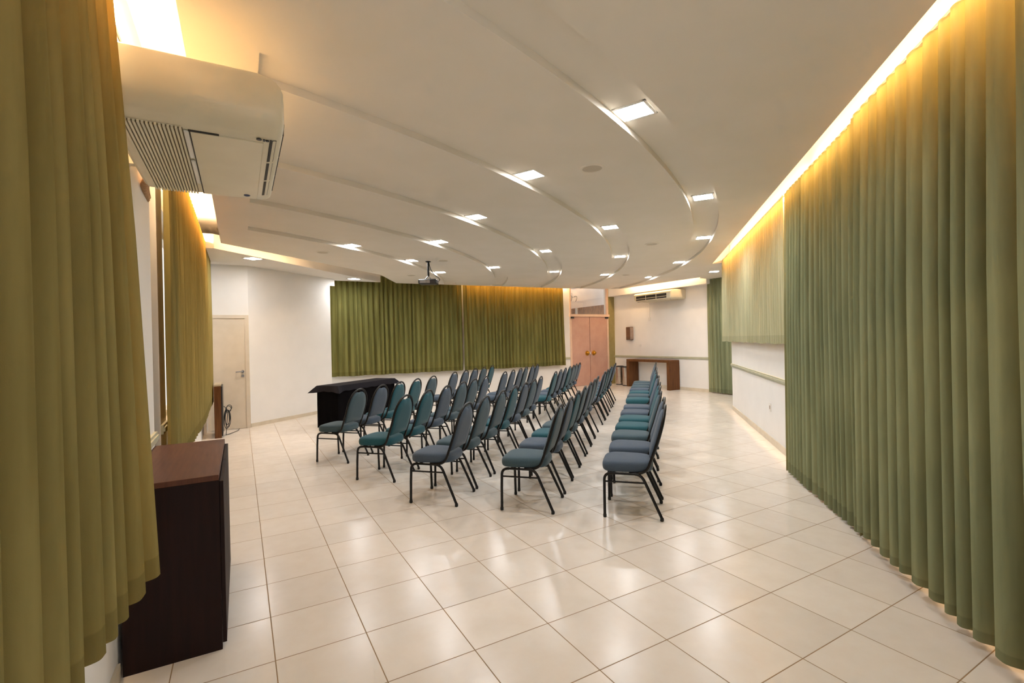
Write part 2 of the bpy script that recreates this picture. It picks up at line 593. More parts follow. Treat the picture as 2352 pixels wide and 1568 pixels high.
# right wall (diagonal) and the recess behind its end
WR = MB().prism([dg(-2.9, -4.617), dg(7.71, -4.617), dg(7.71, -4.85), dg(-2.9, -4.85)], 0, ZU)
struct('wall_right', WR, M_wall)
e0 = dg(7.71, -4.85)
struct('wall_recess', MB().prism([e0, (11.1, 1.75), (11.1, 1.60), (e0[0] - 0.05, e0[1] - 0.15)], 0, ZU), M_wall)

# baseboards and chair rails
struct('baseboard_right', MB().prism([dg(2.4, -4.602), dg(7.72, -4.602), dg(7.72, -4.617), dg(2.4, -4.617)], 0, 0.085), M_base)
struct('baseboard_rear', MB().box(XR - 0.014, 4.4, 0, XR, YB - 0.03, 0.085), M_base)
struct('baseboard_left', MB().box(-0.64, -4.4, 0, -0.626, -1.5, 0.08), M_base)


def rail_profile(mb, p, q, n, z=0.92):
    for dz0, dz1, d in ((-0.034, -0.014, 0.018), (-0.014, 0.014, 0.028), (0.014, 0.034, 0.018)):
        mb.prism([p, q, (q[0] + n[0] * d, q[1] + n[1] * d), (p[0] + n[0] * d, p[1] + n[1] * d)], z + dz0, z + dz1)
    return mb


struct('trim_2', rail_profile(MB(), dg(2.7, -4.617), dg(7.71, -4.617), NN), M_rail)
struct('trim_3', rail_profile(MB(), (XR, 4.4), (XR, YB - 0.03), (-1, 0)), M_rail)
struct('trim_4', rail_profile(MB(), (8.5, YB), (9.08, YB), (0, -1)), M_rail)
struct('trim_5', rail_profile(rail_profile(MB(), (-0.64, -2.6), (-0.64, -0.25), (1, 0)), (-0.64, 0.05), (-0.64, 0.35), (1, 0)), M_rail)

# ------------------------------------------------------------------ doors
d1 = struct('door_1', MB().box(-0.63, 5.99, 0.005, -0.035, 6.02, 2.05), M_door)
MB().box(-0.035, 5.975, 0, 0.03, 6.02, 2.05).box(-0.65, 5.975, 2.05, 0.03, 6.02, 2.11).build('door_frame', M_door, d1)
h = MB()
h.lathe([(0.026, 0), (0.026, 0.012), (0.012, 0.014), (0.012, 0.05)], 16)
h.xform(Matrix.Translation((-0.085, 5.99, 1.06)) @ Matrix.Rotation(PI / 2, 4, 'X'))
h.tube([(-0.085, 5.945, 1.06), (-0.12, 5.940, 1.06), (-0.20, 5.943, 1.055)], 0.010, 10)
h.rbox(-0.108, 5.982, 0.955, -0.062, 5.99, 1.00, 0.003)
h.build('door_handle', M_grey, d1, True)

d2 = struct('door_2', MB().box(9.10, YB - 0.02, 0, 9.17, YB + 0.05, 2.30).box(10.63, YB - 0.02, 0, 10.70, YB + 0.05, 2.30)
            .box(9.08, YB - 0.05, 2.25, 10.72, YB + 0.06, 2.33).box(10.63, YB - 0.02, 2.33, 10.70, YB + 0.05, 3.20).box(9.10, YB - 0.02, 2.33, 9.16, YB + 0.05, 3.20), M_peach)
for x0, x1, kx in ((9.17, 9.892, 9.775), (9.908, 10.63, 10.045)):
    leaf = MB().rbox(x0, YB - 0.01, 0.01, x1, YB + 0.035, 2.25, 0.004).build('door_leaf', M_pink, d2)
    kb = MB().lathe([(0.075, 0), (0.082, 0.006), (0.078, 0.012), (0.03, 0.018), (0.022, 0.04), (0.04, 0.055), (0.046, 0.075), (0.035, 0.095), (0.008, 0.10)], 24)
    kb.xform(Matrix.Translation((kx, YB - 0.01, 1.06)) @ Matrix.Rotation(PI / 2, 4, 'X')).build('door_knob', M_brass, leaf, True)
    hx = x0 + 0.02 if x0 < 9.5 else x1 - 0.02
    MB().rbox(hx - 0.06, YB - 0.05, 2.19, hx + 0.06, YB - 0.01, 2.245, 0.005).build('door_hinge', M_black, leaf)
MB().rbox(9.875, YB - 0.025, 1.02, 9.91, YB - 0.008, 1.10, 0.004).build('door_latch', M_white, d2)
MB().box(9.16, YB + 0.01, 2.33, 10.63, YB + 0.016, 3.20).build('transom_pane', M_glass, d2)
# what the transom looks onto
struct('wall_outside', MB().box(8.2, 9.95, 0, 12.0, 10.05, ZU), noisy(bsdf_mat('brown_slats', srgb(122, 82, 48), 0.6), srgb(96, 60, 34), srgb(150, 104, 64), 6, 2, stretch=(6, 1, 1)))
struct('ceiling_beam_outside', MB().add([(8.6, 8.95, 2.435), (11.3, 8.95, 2.742), (11.3, 8.95, ZU), (8.6, 8.95, ZU), (8.6, 9.2, 2.435), (11.3, 9.2, 2.742), (11.3, 9.2, ZU), (8.6, 9.2, ZU)],
       [(0, 1, 2, 3), (4, 7, 6, 5), (0, 4, 5, 1), (2, 6, 7, 3), (0, 3, 7, 4), (1, 5, 6, 2)]), bsdf_mat('outside_white', srgb(240, 228, 220), 0.7))
struct('pillar_outside', MB().box(9.94, 9.0, 0.0, 10.0, 9.06, 2.59), M_white)
lamp = thing('wall_lamp', 'thin dark curved lamp arms seen through the glass above the pink double door', 'lamp', (9.78, 8.90, 2.92))
lamp['kind'] = 'thing'
for dx in (-0.1, 0.1):
    MB().tube(bez((dx - 0.09, 0, 0.05), (dx + 0.10, 0, 0.12), (dx - 0.03, 0, -0.12), 10), 0.009, 8).build('lamp_arm', M_black, lamp, True)
MB().tube([(0.0, 0, 0.03), (0.0, 0.055, 0.03)], 0.006, 8).tube([(-0.12, 0, 0.01), (0.14, 0, 0.05)], 0.006, 8).build('lamp_rod', M_black, lamp, True)

# ------------------------------------------------------------------ curtains
def curtain(name, label, top, bot, ztop, zbot, mat, lam=0.085, amp=0.032, seed=1, rows=16, group=None, hem_wave=0.006, tighten=0.55, side=1):
    """top/bot: plan polylines of the heading and the hem, room side to the left of travel direction handled by sign"""
    rnd = random.Random(seed)
    def length(P):
        return sum(math.dist(P[i], P[i + 1]) for i in range(len(P) - 1))
    def at(P, s):
        Lt = length(P) * s
        for i in range(len(P) - 1):
            d = math.dist(P[i], P[i + 1])
            if Lt <= d or i == len(P) - 2:
                t = Lt / d
                dx, dy = (P[i + 1][0] - P[i][0]) / d, (P[i + 1][1] - P[i][1]) / d
                return P[i][0] + dx * d * t, P[i][1] + dy * d * t, (-dy, dx)
            Lt -= d
    Lb = max(length(top), length(bot))
    # irregular pleats: fold edges at jittered positions, each with its own depth
    s, knots = 0.0, []
    while s < Lb + 0.3:
        knots.append((s, rnd.uniform(0.55, 1.0) * (1 if len(knots) % 2 else -1)))
        s += lam * rnd.uniform(0.32, 0.72)
    # smooth cosine between knots
    ncol = int(Lb / 0.0075) + 1
    def fold(sm):
        for i in range(len(knots) - 1):
            if knots[i + 1][0] >= sm:
                t = (sm - knots[i][0]) / (knots[i + 1][0] - knots[i][0])
                k = (1 - math.cos(PI * t)) / 2
                k = k * 0.75 + 0.25 * (k * k * (3 - 2 * k))
                return knots[i][1] * (1 - k) + knots[i + 1][1] * k
        return 0
    # pleats wander a little on their way down
    ph = [rnd.uniform(0, 6.28) for _ in range(6)]
    vs = []
    for j in range(rows + 1):
        w = j / rows
        ww = w ** 1.0
        A = amp * (tighten + (1 - tighten) * min(1, w * 2.2))
        for i in range(ncol + 1):
            q = i / ncol
            xt, yt, nt_ = at(top, q)
            xb, yb, nb = at(bot, q)
            sm = q * Lb + 0.02 * w * math.sin(q * Lb * 2.1 + ph[0]) + 0.012 * w * math.sin(q * Lb * 5.3 + ph[1]) + 0.1
            v_ = 1 - (1 - (fold(sm) + 1) / 2) ** 2.5 * 2      # broad crests towards the room, tight valleys
            d = side * A * v_ + 0.012 * math.sin(q * Lb * 1.7 + ph[2]) * w
            x, y = xt * (1 - ww) + xb * ww, yt * (1 - ww) + yb * ww
            nx, ny = nt_[0] * (1 - ww) + nb[0] * ww, nt_[1] * (1 - ww) + nb[1] * ww
            z = ztop + (zbot - ztop) * w + hem_wave * w * math.sin(q * Lb * 9 + ph[3])
            vs.append((x + nx * d, y + ny * d, z))
    n = ncol + 1
    fs = [(j * n + i, j * n + i + 1, (j + 1) * n + i + 1, (j + 1) * n + i) for j in range(rows) for i in range(ncol)]
    root = thing(name, label, 'curtain', (0, 0, 0), group=group)
    o = MB().add(vs, fs).build('curtain_fabric', mat, root, True, 170)
    tr = MB()
    for i in range(len(top) - 1):
        p, q = top[i], top[i + 1]
        d = math.dist(p, q)
        nx, ny = -(q[1] - p[1]) / d * 0.012, (q[0] - p[0]) / d * 0.012
        tr.prism([(p[0] - nx, p[1] - ny), (q[0] - nx, q[1] - ny), (q[0] + nx, q[1] + ny), (p[0] + nx, p[1] + ny)], ztop + 0.002, ztop + 0.02)
    tr.build('curtain_track', M_alu, root)
    return root


M_cur_a = curtain_mat('olive_curtain_floor', C1, C2, 0.03)
M_cur_l = curtain_mat('olive_curtain_sill', srgb(130, 121, 74), srgb(151, 142, 92), 0.57)
M_cur_b = curtain_mat('olive_curtain_back', srgb(114, 112, 63), srgb(137, 135, 81), 0.73)
M_sheer = curtain_mat('pale_sage_curtain', srgb(178, 182, 148), srgb(200, 204, 170), 1.41, trans=0.16, hem_dark=0.85)

curtain('curtain', 'full-length olive curtain at the right edge, hem lifted just above the floor',
        [dg(0.99, -4.47), dg(-2.8, -4.47)], [dg(0.97, -4.47), dg(-2.8, -4.47)], 3.10, 0.085, M_cur_a, 0.125, 0.058, 3, side=-1)
curtain('curtain', 'full-length olive curtain next to the bare right wall, hem touching the floor',
        [dg(2.93, -4.50), dg(1.0, -4.50)], [dg(2.84, -4.47), dg(0.98, -4.49)], 3.10, 0.02, M_cur_a, 0.110, 0.052, 5, side=-1)
curtain('curtain', 'pale sage short curtain above the white wall with the sage chair rail',
        [dg(7.92, -4.50), dg(3.03, -4.50)], [dg(7.92, -4.50), dg(3.03, -4.50)], 3.10, 1.41, M_sheer, 0.10, 0.026, 8, side=-1)
curtain('curtain', 'narrow full-length olive curtain in the far corner beside the rear wall',
        [(10.86, 4.40), (10.86, 2.2)], [(10.86, 4.40), (10.86, 2.2)], 3.10, 0.03, M_cur_a, 0.12, 0.034, 9, side=-1)
curtain('curtain', 'olive curtain panel on the back wall behind the black draped table',
        [(1.80, 8.10), (5.31, 8.10)], [(1.80, 8.10), (5.31, 8.10)], 3.25, 0.73, M_cur_b, 0.125, 0.044, 11, side=-1)
curtain('curtain', 'olive curtain panel on the back wall next to the pink double door',
        [(5.325, 8.09), (8.75, 8.09)], [(5.325, 8.09), (8.80, 8.09)], 3.25, 0.72, M_cur_b, 0.115, 0.044, 12, side=-1)
curtain('curtain', 'olive sill-length curtain at the left edge, in front of the dark sideboard',
        [(-0.565, -1.90), (-0.575, -4.2)], [(-0.48, -1.86), (-0.53, -2.15), (-0.565, -2.5), (-0.575, -4.2)], 3.12, 0.585, M_cur_l, 0.15, 0.046, 21, rows=20)
curtain('curtain', 'olive sill-length curtain over the left wall window, before the cream door',
        [(-0.57, -0.06), (-0.56, 5.72)], [(-0.575, -0.06), (-0.565, 5.0), (-0.57, 5.66)], 3.12, 0.56, M_cur_l, 0.12, 0.036, 23, side=-1)

# ------------------------------------------------------------------ cove lights
def cove_light(label, p, q, z, ws=1):
    d = math.dist(p, q)
    u = ((q[0] - p[0]) / d, (q[1] - p[1]) / d)
    r = thing('cove_light', label, 'light', (p[0], p[1], z), math.atan2(u[1], u[0]), group='fluorescent strips hidden in the ceiling coves')
    MB().tube([(0, 0, 0), (d, 0, 0)], 0.013, 8).build('tube', M_tube, r, True)
    MB().box(0, min(ws * 0.016, ws * 0.026), -0.02, d, max(ws * 0.016, ws * 0.026), 0.02).build('batten', M_white, r)
    return r


cove_light('warm fluorescent strip in the cove above the pale sage curtain', dg(2.6, -4.585), dg(7.6, -4.585), 3.16, -1)
cove_light('warm fluorescent strip in the cove above the right full-length curtains', dg(-2.8, -4.585), dg(2.4, -4.585), 3.16, -1)
cove_light('warm fluorescent strip in the left cove over the air conditioner', (-0.61, -4.2), (-0.61, 0.0), 3.16)
cove_light('warm fluorescent strip in the left cove over the window curtain', (-0.64, 0.4), (-0.64, 5.2), 3.16)
cove_light('warm fluorescent strip in the back cove above the curtain beside the pink doors', (5.4, 8.19), (9.0, 8.19), 3.28)
cove_light('warm fluorescent strip in the rear cove above the wall air conditioner', (10.55, 4.5), (10.45, 7.2), 3.36)
cove_light('warm fluorescent strip in the slot in front of the stage soffit', (-0.2, 4.28), (1.1, 5.38), 3.36)

# ------------------------------------------------------------------ ceiling panel lights and speakers
LB = [(2.308, -1.833, 'A', 1), (4.482, -0.641, 'A', 2), (6.352, 0.868, 'A', 3), (7.973, 2.798, 'A', 4), (9.134, 4.890, 'A', 5),
      (2.323, -0.410, 'B', 1), (4.487, 0.939, 'B', 2), (6.293, 2.741, 'B', 3), (7.725, 4.895, 'B', 4),
      (2.523, 1.199, 'C', 1), (4.643, 2.811, 'C', 2), (6.249, 4.911, 'C', 3),
      (2.636, 2.805, 'D', 1), (4.648, 4.827, 'D', 2),
      (1.472, 3.618, 'E', 1), (2.793, 4.622, 'E', 2), (3.842, 5.909, 'E', 3)]
BAND = {'A': 'outermost', 'B': 'second', 'C': 'third', 'D': 'fourth', 'E': 'innermost'}
proto_light = None


def make_light(name, label, loc, rz, group):
    global proto_light
    if proto_light is None:
        r = thing(name, label, 'ceiling light', loc, rz, group)
        fr = MB()
        for s in (-1, 1):
            fr.box(-0.12, s * 0.11 - 0.01, -0.008, 0.12, s * 0.11 + 0.01, 0.0)
            fr.box(s * 0.11 - 0.01, -0.12, -0.008, s * 0.11 + 0.01, 0.12, 0.0)
        fr.build('frame', M_white, r)
        MB().add([(-0.10, -0.10, -0.005), (0.10, -0.10, -0.005), (0.10, 0.10, -0.005), (-0.10, 0.10, -0.005)], [(0, 3, 2, 1)]).build('diffuser', M_led, r)
        proto_light = r
        return r
    r = copy_tree(proto_light)
    r.location = loc
    r.rotation_euler = (0, 0, rz)
    return tag(r, label, 'ceiling light', group)


for x, y, b, k in LB:
    rz = math.atan2(y - AC[1], x - AC[0]) + PI / 2
    make_light('ceiling_light', f'square white panel light, {ORD[k]} from the near end of the {BAND[b]} curved ceiling channel', (x, y, ZC + GD), rz, 'square panel lights in the curved ceiling channels')
make_light('ceiling_light', 'square white panel light in the soffit above the cream door', (0.105, 5.105, 3.04), math.radians(44), 'panel lights in the flat soffits')
make_light('ceiling_light', 'square white panel light in the soffit end in front of the back curtain', (2.217, 7.231, 3.04), math.radians(44), 'panel lights in the flat soffits')
make_light('ceiling_light', 'square white panel light in the ceiling corner over the narrow far curtain', (9.663, 3.25, 3.05), math.radians(44), 'panel lights in the flat soffits')

SPK = [(2.663, -0.923, 'between the outermost and second channels, the large nearest one'), (5.776, 1.413, 'between the outermost and second channels, toward the right curtain'),
       (1.10, 4.137, 'beside the slot of the stage soffit'), (3.226, 4.166, 'above the projector'), (3.29, 6.29, 'over the stage end near the dark back curtain'),
       (8.043, 4.474, 'in the far ceiling between the two outer channels')]
sp0 = None
for x, y, w in SPK:
    if sp0 is None:
        sp = thing('ceiling_speaker', '', 'speaker', (x, y, ZC), 0, 'round ceiling speakers')
        MB().lathe([(0.085, 0.0), (0.088, -0.008), (0.108, -0.006), (0.110, 0.0)], 32).build('rim', M_ceil, sp, True)
        MB().lathe([(0.001, -0.006), (0.086, -0.005), (0.086, 0.0)], 32).build('grille', M_grille, sp, True)
        sp0 = sp
    else:
        sp = copy_tree(sp0)
        sp.location = (x, y, ZC)
    tag(sp, f'round beige ceiling speaker {w}', 'speaker', 'round ceiling speakers')

# ------------------------------------------------------------------ chairs
def loop_seat(scale, z, n=48):
    pts = []
    for k in range(n):
        a = 2 * PI * k / n
        c, s = math.cos(a), math.sin(a)
        e = 2 / 4.2
        x = math.copysign(abs(c) ** e, c)
        y = math.copysign(abs(s) ** e, s)
        hw = 0.224 - 0.028 * (0.5 - 0.5 * y)
        if y < 0:
            hw -= 0.012 * (-y)
        pts.append((x * hw * scale, 0.047 + y * 0.215 * scale, z))
    return pts


def back_pt(x, h, d=0.0):
    """point on the leaning back plane: h = height above floor, d = towards the front"""
    lean = (h - 0.42) / 0.51
    y = -0.125 - 0.155 * lean - 0.012 * math.sin(PI * min(1, max(0, lean)))
    return (x, y + d * 0.955, h + d * 0.29)


def hoop_half(h, h0=0.70, h1=0.928, w=0.204, w0=0.206):
    if h <= h0:
        return w0 + (w - w0) * min(1, max(0, (h - 0.40) / 0.25)) ** 0.8
    t = (h - h0) / (h1 - h0)
    return w * max(0, 1 - t ** 2.25) ** (1 / 2.0)


def make_chair(name, label, fab, loc, rz, group):
    r = thing(name, label, 'chair', loc, rz, group)
    st = MB()
    st.rings([loop_seat(s, z) for s, z in ((0.86, 0.384), (0.955, 0.386), (0.985, 0.394), (1.0, 0.412), (0.998, 0.432), (0.975, 0.450), (0.93, 0.461), (0.84, 0.469), (0.66, 0.474), (0.40, 0.477), (0.12, 0.478))])
    st.build('seat', fab, r, True, 60)
    # back pad: outline inside the hoop, with a shallow dip in the top edge
    out = []
    hb, ht = 0.50, 0.892
    N = 30
    for i in range(N + 1):                       # up one side
        h = hb + (ht - hb) * (1 - (1 - i / N) ** 1.6)
        out.append((max(0.0, hoop_half(h, 0.68, 0.902, 0.186, 0.172)), h))
    top = out[-1]
    out = [p for p in out if p[0] > 0.07]
    xr, hr = out[-1]
    for i in range(1, 10):                       # the crown: a hump each side, a dip in the middle
        x = xr - 2 * xr * i / 10
        out.append((x, hr + (ht - hr) * (1 - (x / xr) ** 2) * 0.75 - 0.010 * math.exp(-(x / 0.022) ** 2)))
    left = [(-x, h) for x, h in reversed(out[:len(out) - 9])]
    out = out + left
    cx, cz = 0.0, 0.67
    def ring(s, d):
        return [back_pt(cx + (x - cx) * s, cz + (h - cz) * s, d) for x, h in out]
    pad = MB().rings([ring(s, d) for s, d in ((0.10, -0.020), (0.6, -0.020), (0.92, -0.018), (0.985, -0.010), (1.0, 0.0), (0.985, 0.012), (0.93, 0.022), (0.8, 0.030), (0.55, 0.035), (0.1, 0.036))])
    pad.build('backrest', fab, r, True, 60)
    # hoop frame
    path = []
    side = []
    for h in (0.44, 0.50, 0.57, 0.64, 0.70):
        side.append(back_pt(hoop_half(h), h))
    N = 16
    arch = []
    for i in range(1, N):
        a = PI / 2 * i / N
        h = 0.70 + 0.228 * math.sin(a)
        arch.append(back_pt(hoop_half(h), h))
    start = bez((0.185, 0.03, 0.374), (0.205, -0.105, 0.366), side[0], 6)
    right = start[:-1] + side + arch
    leftp = [(-x, y, z) for x, y, z in reversed(right)]
    MB().tube(right + [back_pt(0, 0.928)] + leftp, 0.0118, 10).build('back_frame', M_leg, r, True)
    # underseat frame
    fr = MB()
    for s in (-1, 1):
        fr.tube([(s * 0.205, 0.17, 0.372), (s * 0.205, -0.05, 0.372)], 0.0105, 10)
    fr.tube([(-0.205, 0.15, 0.372), (0.205, 0.15, 0.372)], 0.009, 8)
    fr.tube([(-0.205, -0.03, 0.372), (0.205, -0.03, 0.372)], 0.009, 8)
    fr.build('seat_frame', M_leg, r, True)
    for s in (-1, 1):
        X, Xf = s * 0.205, s * 0.225
        front = [(Xf, 0.236, 0.008), (Xf - s * 0.008, 0.236, 0.20)] + bez((X + s * 0.004, 0.235, 0.315), (X, 0.235, 0.372), (X, 0.168, 0.372), 7)
        rear = [(Xf, -0.236, 0.008)] + bez((X + s * 0.003, -0.100, 0.310), (X, -0.073, 0.372), (X, -0.02, 0.372), 7)
        for path, foot in ((front, (Xf, 0.236)), (rear, (Xf, -0.236))):
            lg = MB().tube(path, 0.0122, 10).build('leg', M_leg, r, True)
            MB().lathe([(0.012, 0.0), (0.0145, 0.003), (0.0145, 0.024), (0.0125, 0.03)], 12, (foot[0], foot[1] + (0.006 if foot[1] < 0 else 0), 0)).build('foot_cap', M_rubber, lg, True)
        MB().tube([(X + s * 0.006, 0.235, 0.302), (X + s * 0.003, -0.105, 0.302)], 0.0075, 8).build('stretcher', M_leg, r, True)
    return r


A_DIR = (0.7255, 0.6882)     # along a row, away from the camera
N_DIR = (-0.6882, 0.7255)    # the way the chairs face
ROWS = {
    # row: (n of the back feet at the near end, seat centres of the near block, seat centres of the far block)
    1: (0.785, [2.42, 2.98, 3.50, 4.06, 4.64], [5.66, 6.22, 6.80, 7.36, 7.95]),
    2: (-0.247, [1.81, 2.36, 2.94, 3.53, 4.06, 4.56], [5.72, 6.27, 6.82, 7.37, 7.92, 8.42]),
    3: (-1.226, [1.257, 1.80, 2.37, 2.94, 3.50, 4.02, 4.55], [5.76, 6.30, 6.85, 7.42, 7.97, 8.50, 9.05]),
    4: (-2.131, [1.277, 1.84, 2.40, 2.95, 3.53, 4.08, 4.62], [5.75, 6.30, 6.86, 7.42, 8.02, 8.72]),
    5: (-3.040, [1.325, 1.88, 2.45, 3.02, 3.57, 4.13, 4.70], [5.64, 6.20, 6.76, 7.32, 7.88, 8.44, 9.00]),
}
FAB = {
    1: 'sbtt bsbts|sbsb', 2: 'ttbsbs', 3: 'bbsbss', 4: 'sbtsb', 5: 'bbsttbb',
}
ROWNAME = {1: 'front', 2: 'second', 3: 'middle', 4: 'fourth', 5: 'back'}
FABN = {'b': ('grey-blue', M_blue), 't': ('teal', M_teal), 's': ('slate blue', M_slate)}
near_f = {1: 'sbtts', 2: 'ttbssb', 3: 'bsstbsb', 4: 'sbtsbsb', 5: 'bbsttbb'}
protos = {}
rnd = random.Random(5)
for row, (n0, near, far) in ROWS.items():
    a1 = near[0]
    for block, cs in (('near', near), ('far', far)):
        for i, a in enumerate(cs):
            nn = n0 + 0.236 + 0.020 * (a - a1) + (0 if (i == 0 and block == 'near') else rnd.uniform(-0.012, 0.012))
            x, y = A_DIR[0] * a + N_DIR[0] * nn, A_DIR[1] * a + N_DIR[1] * nn
            rz = math.radians(44.3 + (0 if (i == 0 and block == 'near') else rnd.uniform(-1.6, 1.6)))
            key = near_f[row][i] if block == 'near' else rnd.choice('bbst')
            col, fab = FABN[key]
            if block == 'near':
                where = f'{ORD[i + 1]} from the camera end' if i else 'the end chair nearest us'
            else:
                where = f'{ORD[i + 1]} past the aisle gap' if i else 'just past the aisle gap'
            label = f'{col} padded chair in the {ROWNAME[row]} row, {where}'
            if row == 1:
                label += ', by the table' if block == 'near' else ''
            grp = f'banquet chairs in the {ROWNAME[row]} row'
            if key not in protos:
                protos[key] = make_chair('banquet_chair', label, fab, (x, y, 0), rz, grp)
            else:
                c = copy_tree(protos[key])
                c.location = (x, y, 0)
                c.rotation_euler = (0, 0, rz)
                tag(c, label, 'chair', grp)

# ------------------------------------------------------------------ draped table
TB = (1.372, 4.655)
tu = (math.cos(math.radians(40)), math.sin(math.radians(40)))
tv = (-tu[1], tu[0])
TL, TW, TZ = 1.74, 0.46, 0.785
ang = math.radians(40)
tbl = thing('folding_table', 'long narrow table under black cloths in front of the white stage wall', 'table', (TB[0], TB[1], 0), ang)
MB().rbox(0.012, 0.012, TZ - 0.03, TL - 0.012, TW - 0.012, TZ - 0.006, 0.005).build('tabletop', M_darkwood, tbl)
for a in (0.03, TL - 0.03):
    for b in (0.03, TW - 0.03):
        MB().tube([(a, b, 0), (a, b, TZ - 0.03)], 0.014, 10).build('leg', M_leg, tbl, True)
# skirt: a cloth box open at the base with soft vertical ripples
sk = []
per = []
def along(n, p, q):
    return [(p[0] + (q[0] - p[0]) * i / n, p[1] + (q[1] - p[1]) * i / n) for i in range(n)]
per = along(60, (0, 0), (TL, 0)) + along(16, (TL, 0), (TL, TW)) + along(60, (TL, TW), (0, TW)) + along(16, (0, TW), (0, 0))
rings_ = []
for z in (TZ - 0.004, 0.6, 0.4, 0.2, 0.03):
    amp = 0.010 * (1 - z / TZ)
    ring = []
    for k, (x, y) in enumerate(per):
        cx, cy = x - TL / 2, y - TW / 2
        d = amp * math.sin(k * 0.9) + amp * 0.6 * math.sin(k * 0.37 + 1)
        if k < 60: ring.append((x, y - d - amp * .3, z))
        elif k < 76: ring.append((x + d, y, z))
        elif k < 136: ring.append((x, y + d, z))
        else: ring.append((x - d, y, z))
    rings_.append(ring)
ns = len(per)
skm = MB().add([p for r in rings_ for p in r], [(j * ns + i, j * ns + (i + 1) % ns, (j + 1) * ns + (i + 1) % ns, (j + 1) * ns + i) for j in range(len(rings_) - 1) for i in range(ns)])
skm.v = [(x, y, z) for x, y, z in skm.v]
so = skm.build('table_skirt', M_skirt, None, True, 60)
so.location = (TB[0], TB[1], 0); so.rotation_euler = (0, 0, ang)
tag(so, 'black cloth skirt hanging to the floor around the long table', 'tablecloth')
# top cloth: flat top, drop with pointed flaring corners
ov = 0.0
vs, fs = [], []
def corner_drop(x, y):
    return x, y
top_in = [(-0.004, -0.004), (TL + 0.004, -0.004), (TL + 0.004, TW + 0.004), (-0.004, TW + 0.004)]
n1, n2 = 40, 12
P = along(n1, top_in[0], top_in[1]) + along(n2, top_in[1], top_in[2]) + along(n1, top_in[2], top_in[3]) + along(n2, top_in[3], top_in[0])
nrm = [(0, -1)] * n1 + [(1, 0)] * n2 + [(0, 1)] * n1 + [(-1, 0)] * n2
seglen = [n1, n2, n1, n2]
L0 = []
L1 = []
k = 0
for side in range(4):
    for i in range(seglen[side]):
        t = i / seglen[side]
        x, y = P[k]
        e = min(t, 1 - t) * (TL if side % 2 == 0 else TW)      # distance from the nearer corner
        cr_ = max(0.0, 1 - e / 0.14)
        nx, ny = nrm[k]
        # towards a corner the cloth swings out along the diagonal and hangs lower
        sx = -1 if t < 0.5 else 1
        ax = [(1, 0), (0, 1), (-1, 0), (0, -1)][side]
        out = 0.012 + 0.11 * cr_ ** 1.6
        tang = 0.10 * cr_ ** 1.6 * sx
        drop = 0.105 + 0.02 * cr_ + 0.006 * math.sin(i * 1.1)
        L0.append((x, y, TZ))
        L1.append((x + nx * out + ax[0] * tang, y + ny * out + ax[1] * tang, TZ - drop))
        k += 1
n = len(L0)
mid = [((a[0] * 0.55 + b[0] * 0.45) + nrm[i][0] * 0.004, (a[1] * 0.55 + b[1] * 0.45) + nrm[i][1] * 0.004, a[2] * 0.45 + b[2] * 0.55 + 0.012) for i, (a, b) in enumerate(zip(L0, L1))]
tc = MB().add(L0 + mid + L1, [tuple(range(n))] + [(i, (i + 1) % n, n + (i + 1) % n, n + i) for i in range(n)] + [(n + i, n + (i + 1) % n, 2 * n + (i + 1) % n, 2 * n + i) for i in range(n)])
to = tc.build('tablecloth', M_cloth, None, True, 50)
to.location = (TB[0], TB[1], 0.002); to.rotation_euler = (0, 0, ang)
tag(to, 'short black top cloth with pointed corners over the long skirted table', 'tablecloth')

# ------------------------------------------------------------------ sideboards on the left wall
def sideboard(label, x0, x1, y0, y1, h, mt, ms, md, ndoor):
    r = thing('sideboard', label, 'sideboard', (x0, y0, 0))
    W, D = x1 - x0, y1 - y0
    MB().box(0, 0, 0.0, W, 0.028, h - 0.028).build('side_panel', ms, r)
    MB().box(0, D - 0.028, 0.0, W, D, h - 0.028).build('side_panel', ms, r)
    MB().rbox(0, 0, h - 0.028, W, D, h, 0.002).build('top', mt, r)
    MB().box(0, 0.028, 0.05, 0.012, D - 0.028, h - 0.028).build('back_panel', ms, r)
    MB().box(0.012, 0.028, 0.05, W - 0.02, D - 0.028, 0.075).build('base_panel', ms, r)
    dw = (D - 0.01) / ndoor
    for i in range(ndoor):
        d = MB().rbox(W + 0.001, 0.005 + dw * i + 0.002, 0.03, W + 0.019, 0.005 + dw * (i + 1) - 0.002, h - 0.033, 0.001).build('door', md, r)
    return r


sideboard('dark brown sideboard in the front left corner beneath the olive curtain', -0.622, -0.225, -1.48, -0.385, 0.878, M_topwood, M_darkwood, M_darkwood, 2)
sideboard('small walnut sideboard with beige top beside the cream door', -0.515, -0.415, 5.12, 5.72, 0.895, M_beigetop, M_redwood, M_black, 1)
cb = MB()
for i, (dy, dz, w, hgt) in enumerate([(0, 0, 0.06, 0.17), (0.02, 0.03, 0.045, 0.13), (-0.03, 0.01, 0.05, 0.15), (0.0, 0.12, 0.055, 0.055), (0.03, 0.14, 0.04, 0.05)]):
    cy, cz = 5.35 + dy, 0.28 + dz + (0.05 if i > 2 else 0)
    cb.tube([(-0.345 + 0.035 * math.cos(a) * 1.1 + 0.01 * i, cy + w * math.cos(a + 0.4), cz + hgt * math.sin(a)) for a in [2 * PI * k / 28 for k in range(28)]], 0.0055, 6, closed=True)
cb.tube([(-0.385, 5.40, 0.50), (-0.35, 5.36, 0.47), (-0.33, 5.34, 0.36), (-0.35, 5.33, 0.12), (-0.36, 5.36, 0.008), (-0.30, 5.45, 0.006), (-0.18, 5.75, 0.006), (-0.16, 5.96, 0.006)], 0.0055, 6)
co = cb.build('cable_bundle', M_black, None, True)
tag(co, 'tangle of black cables hanging beside the small walnut sideboard', 'cable')

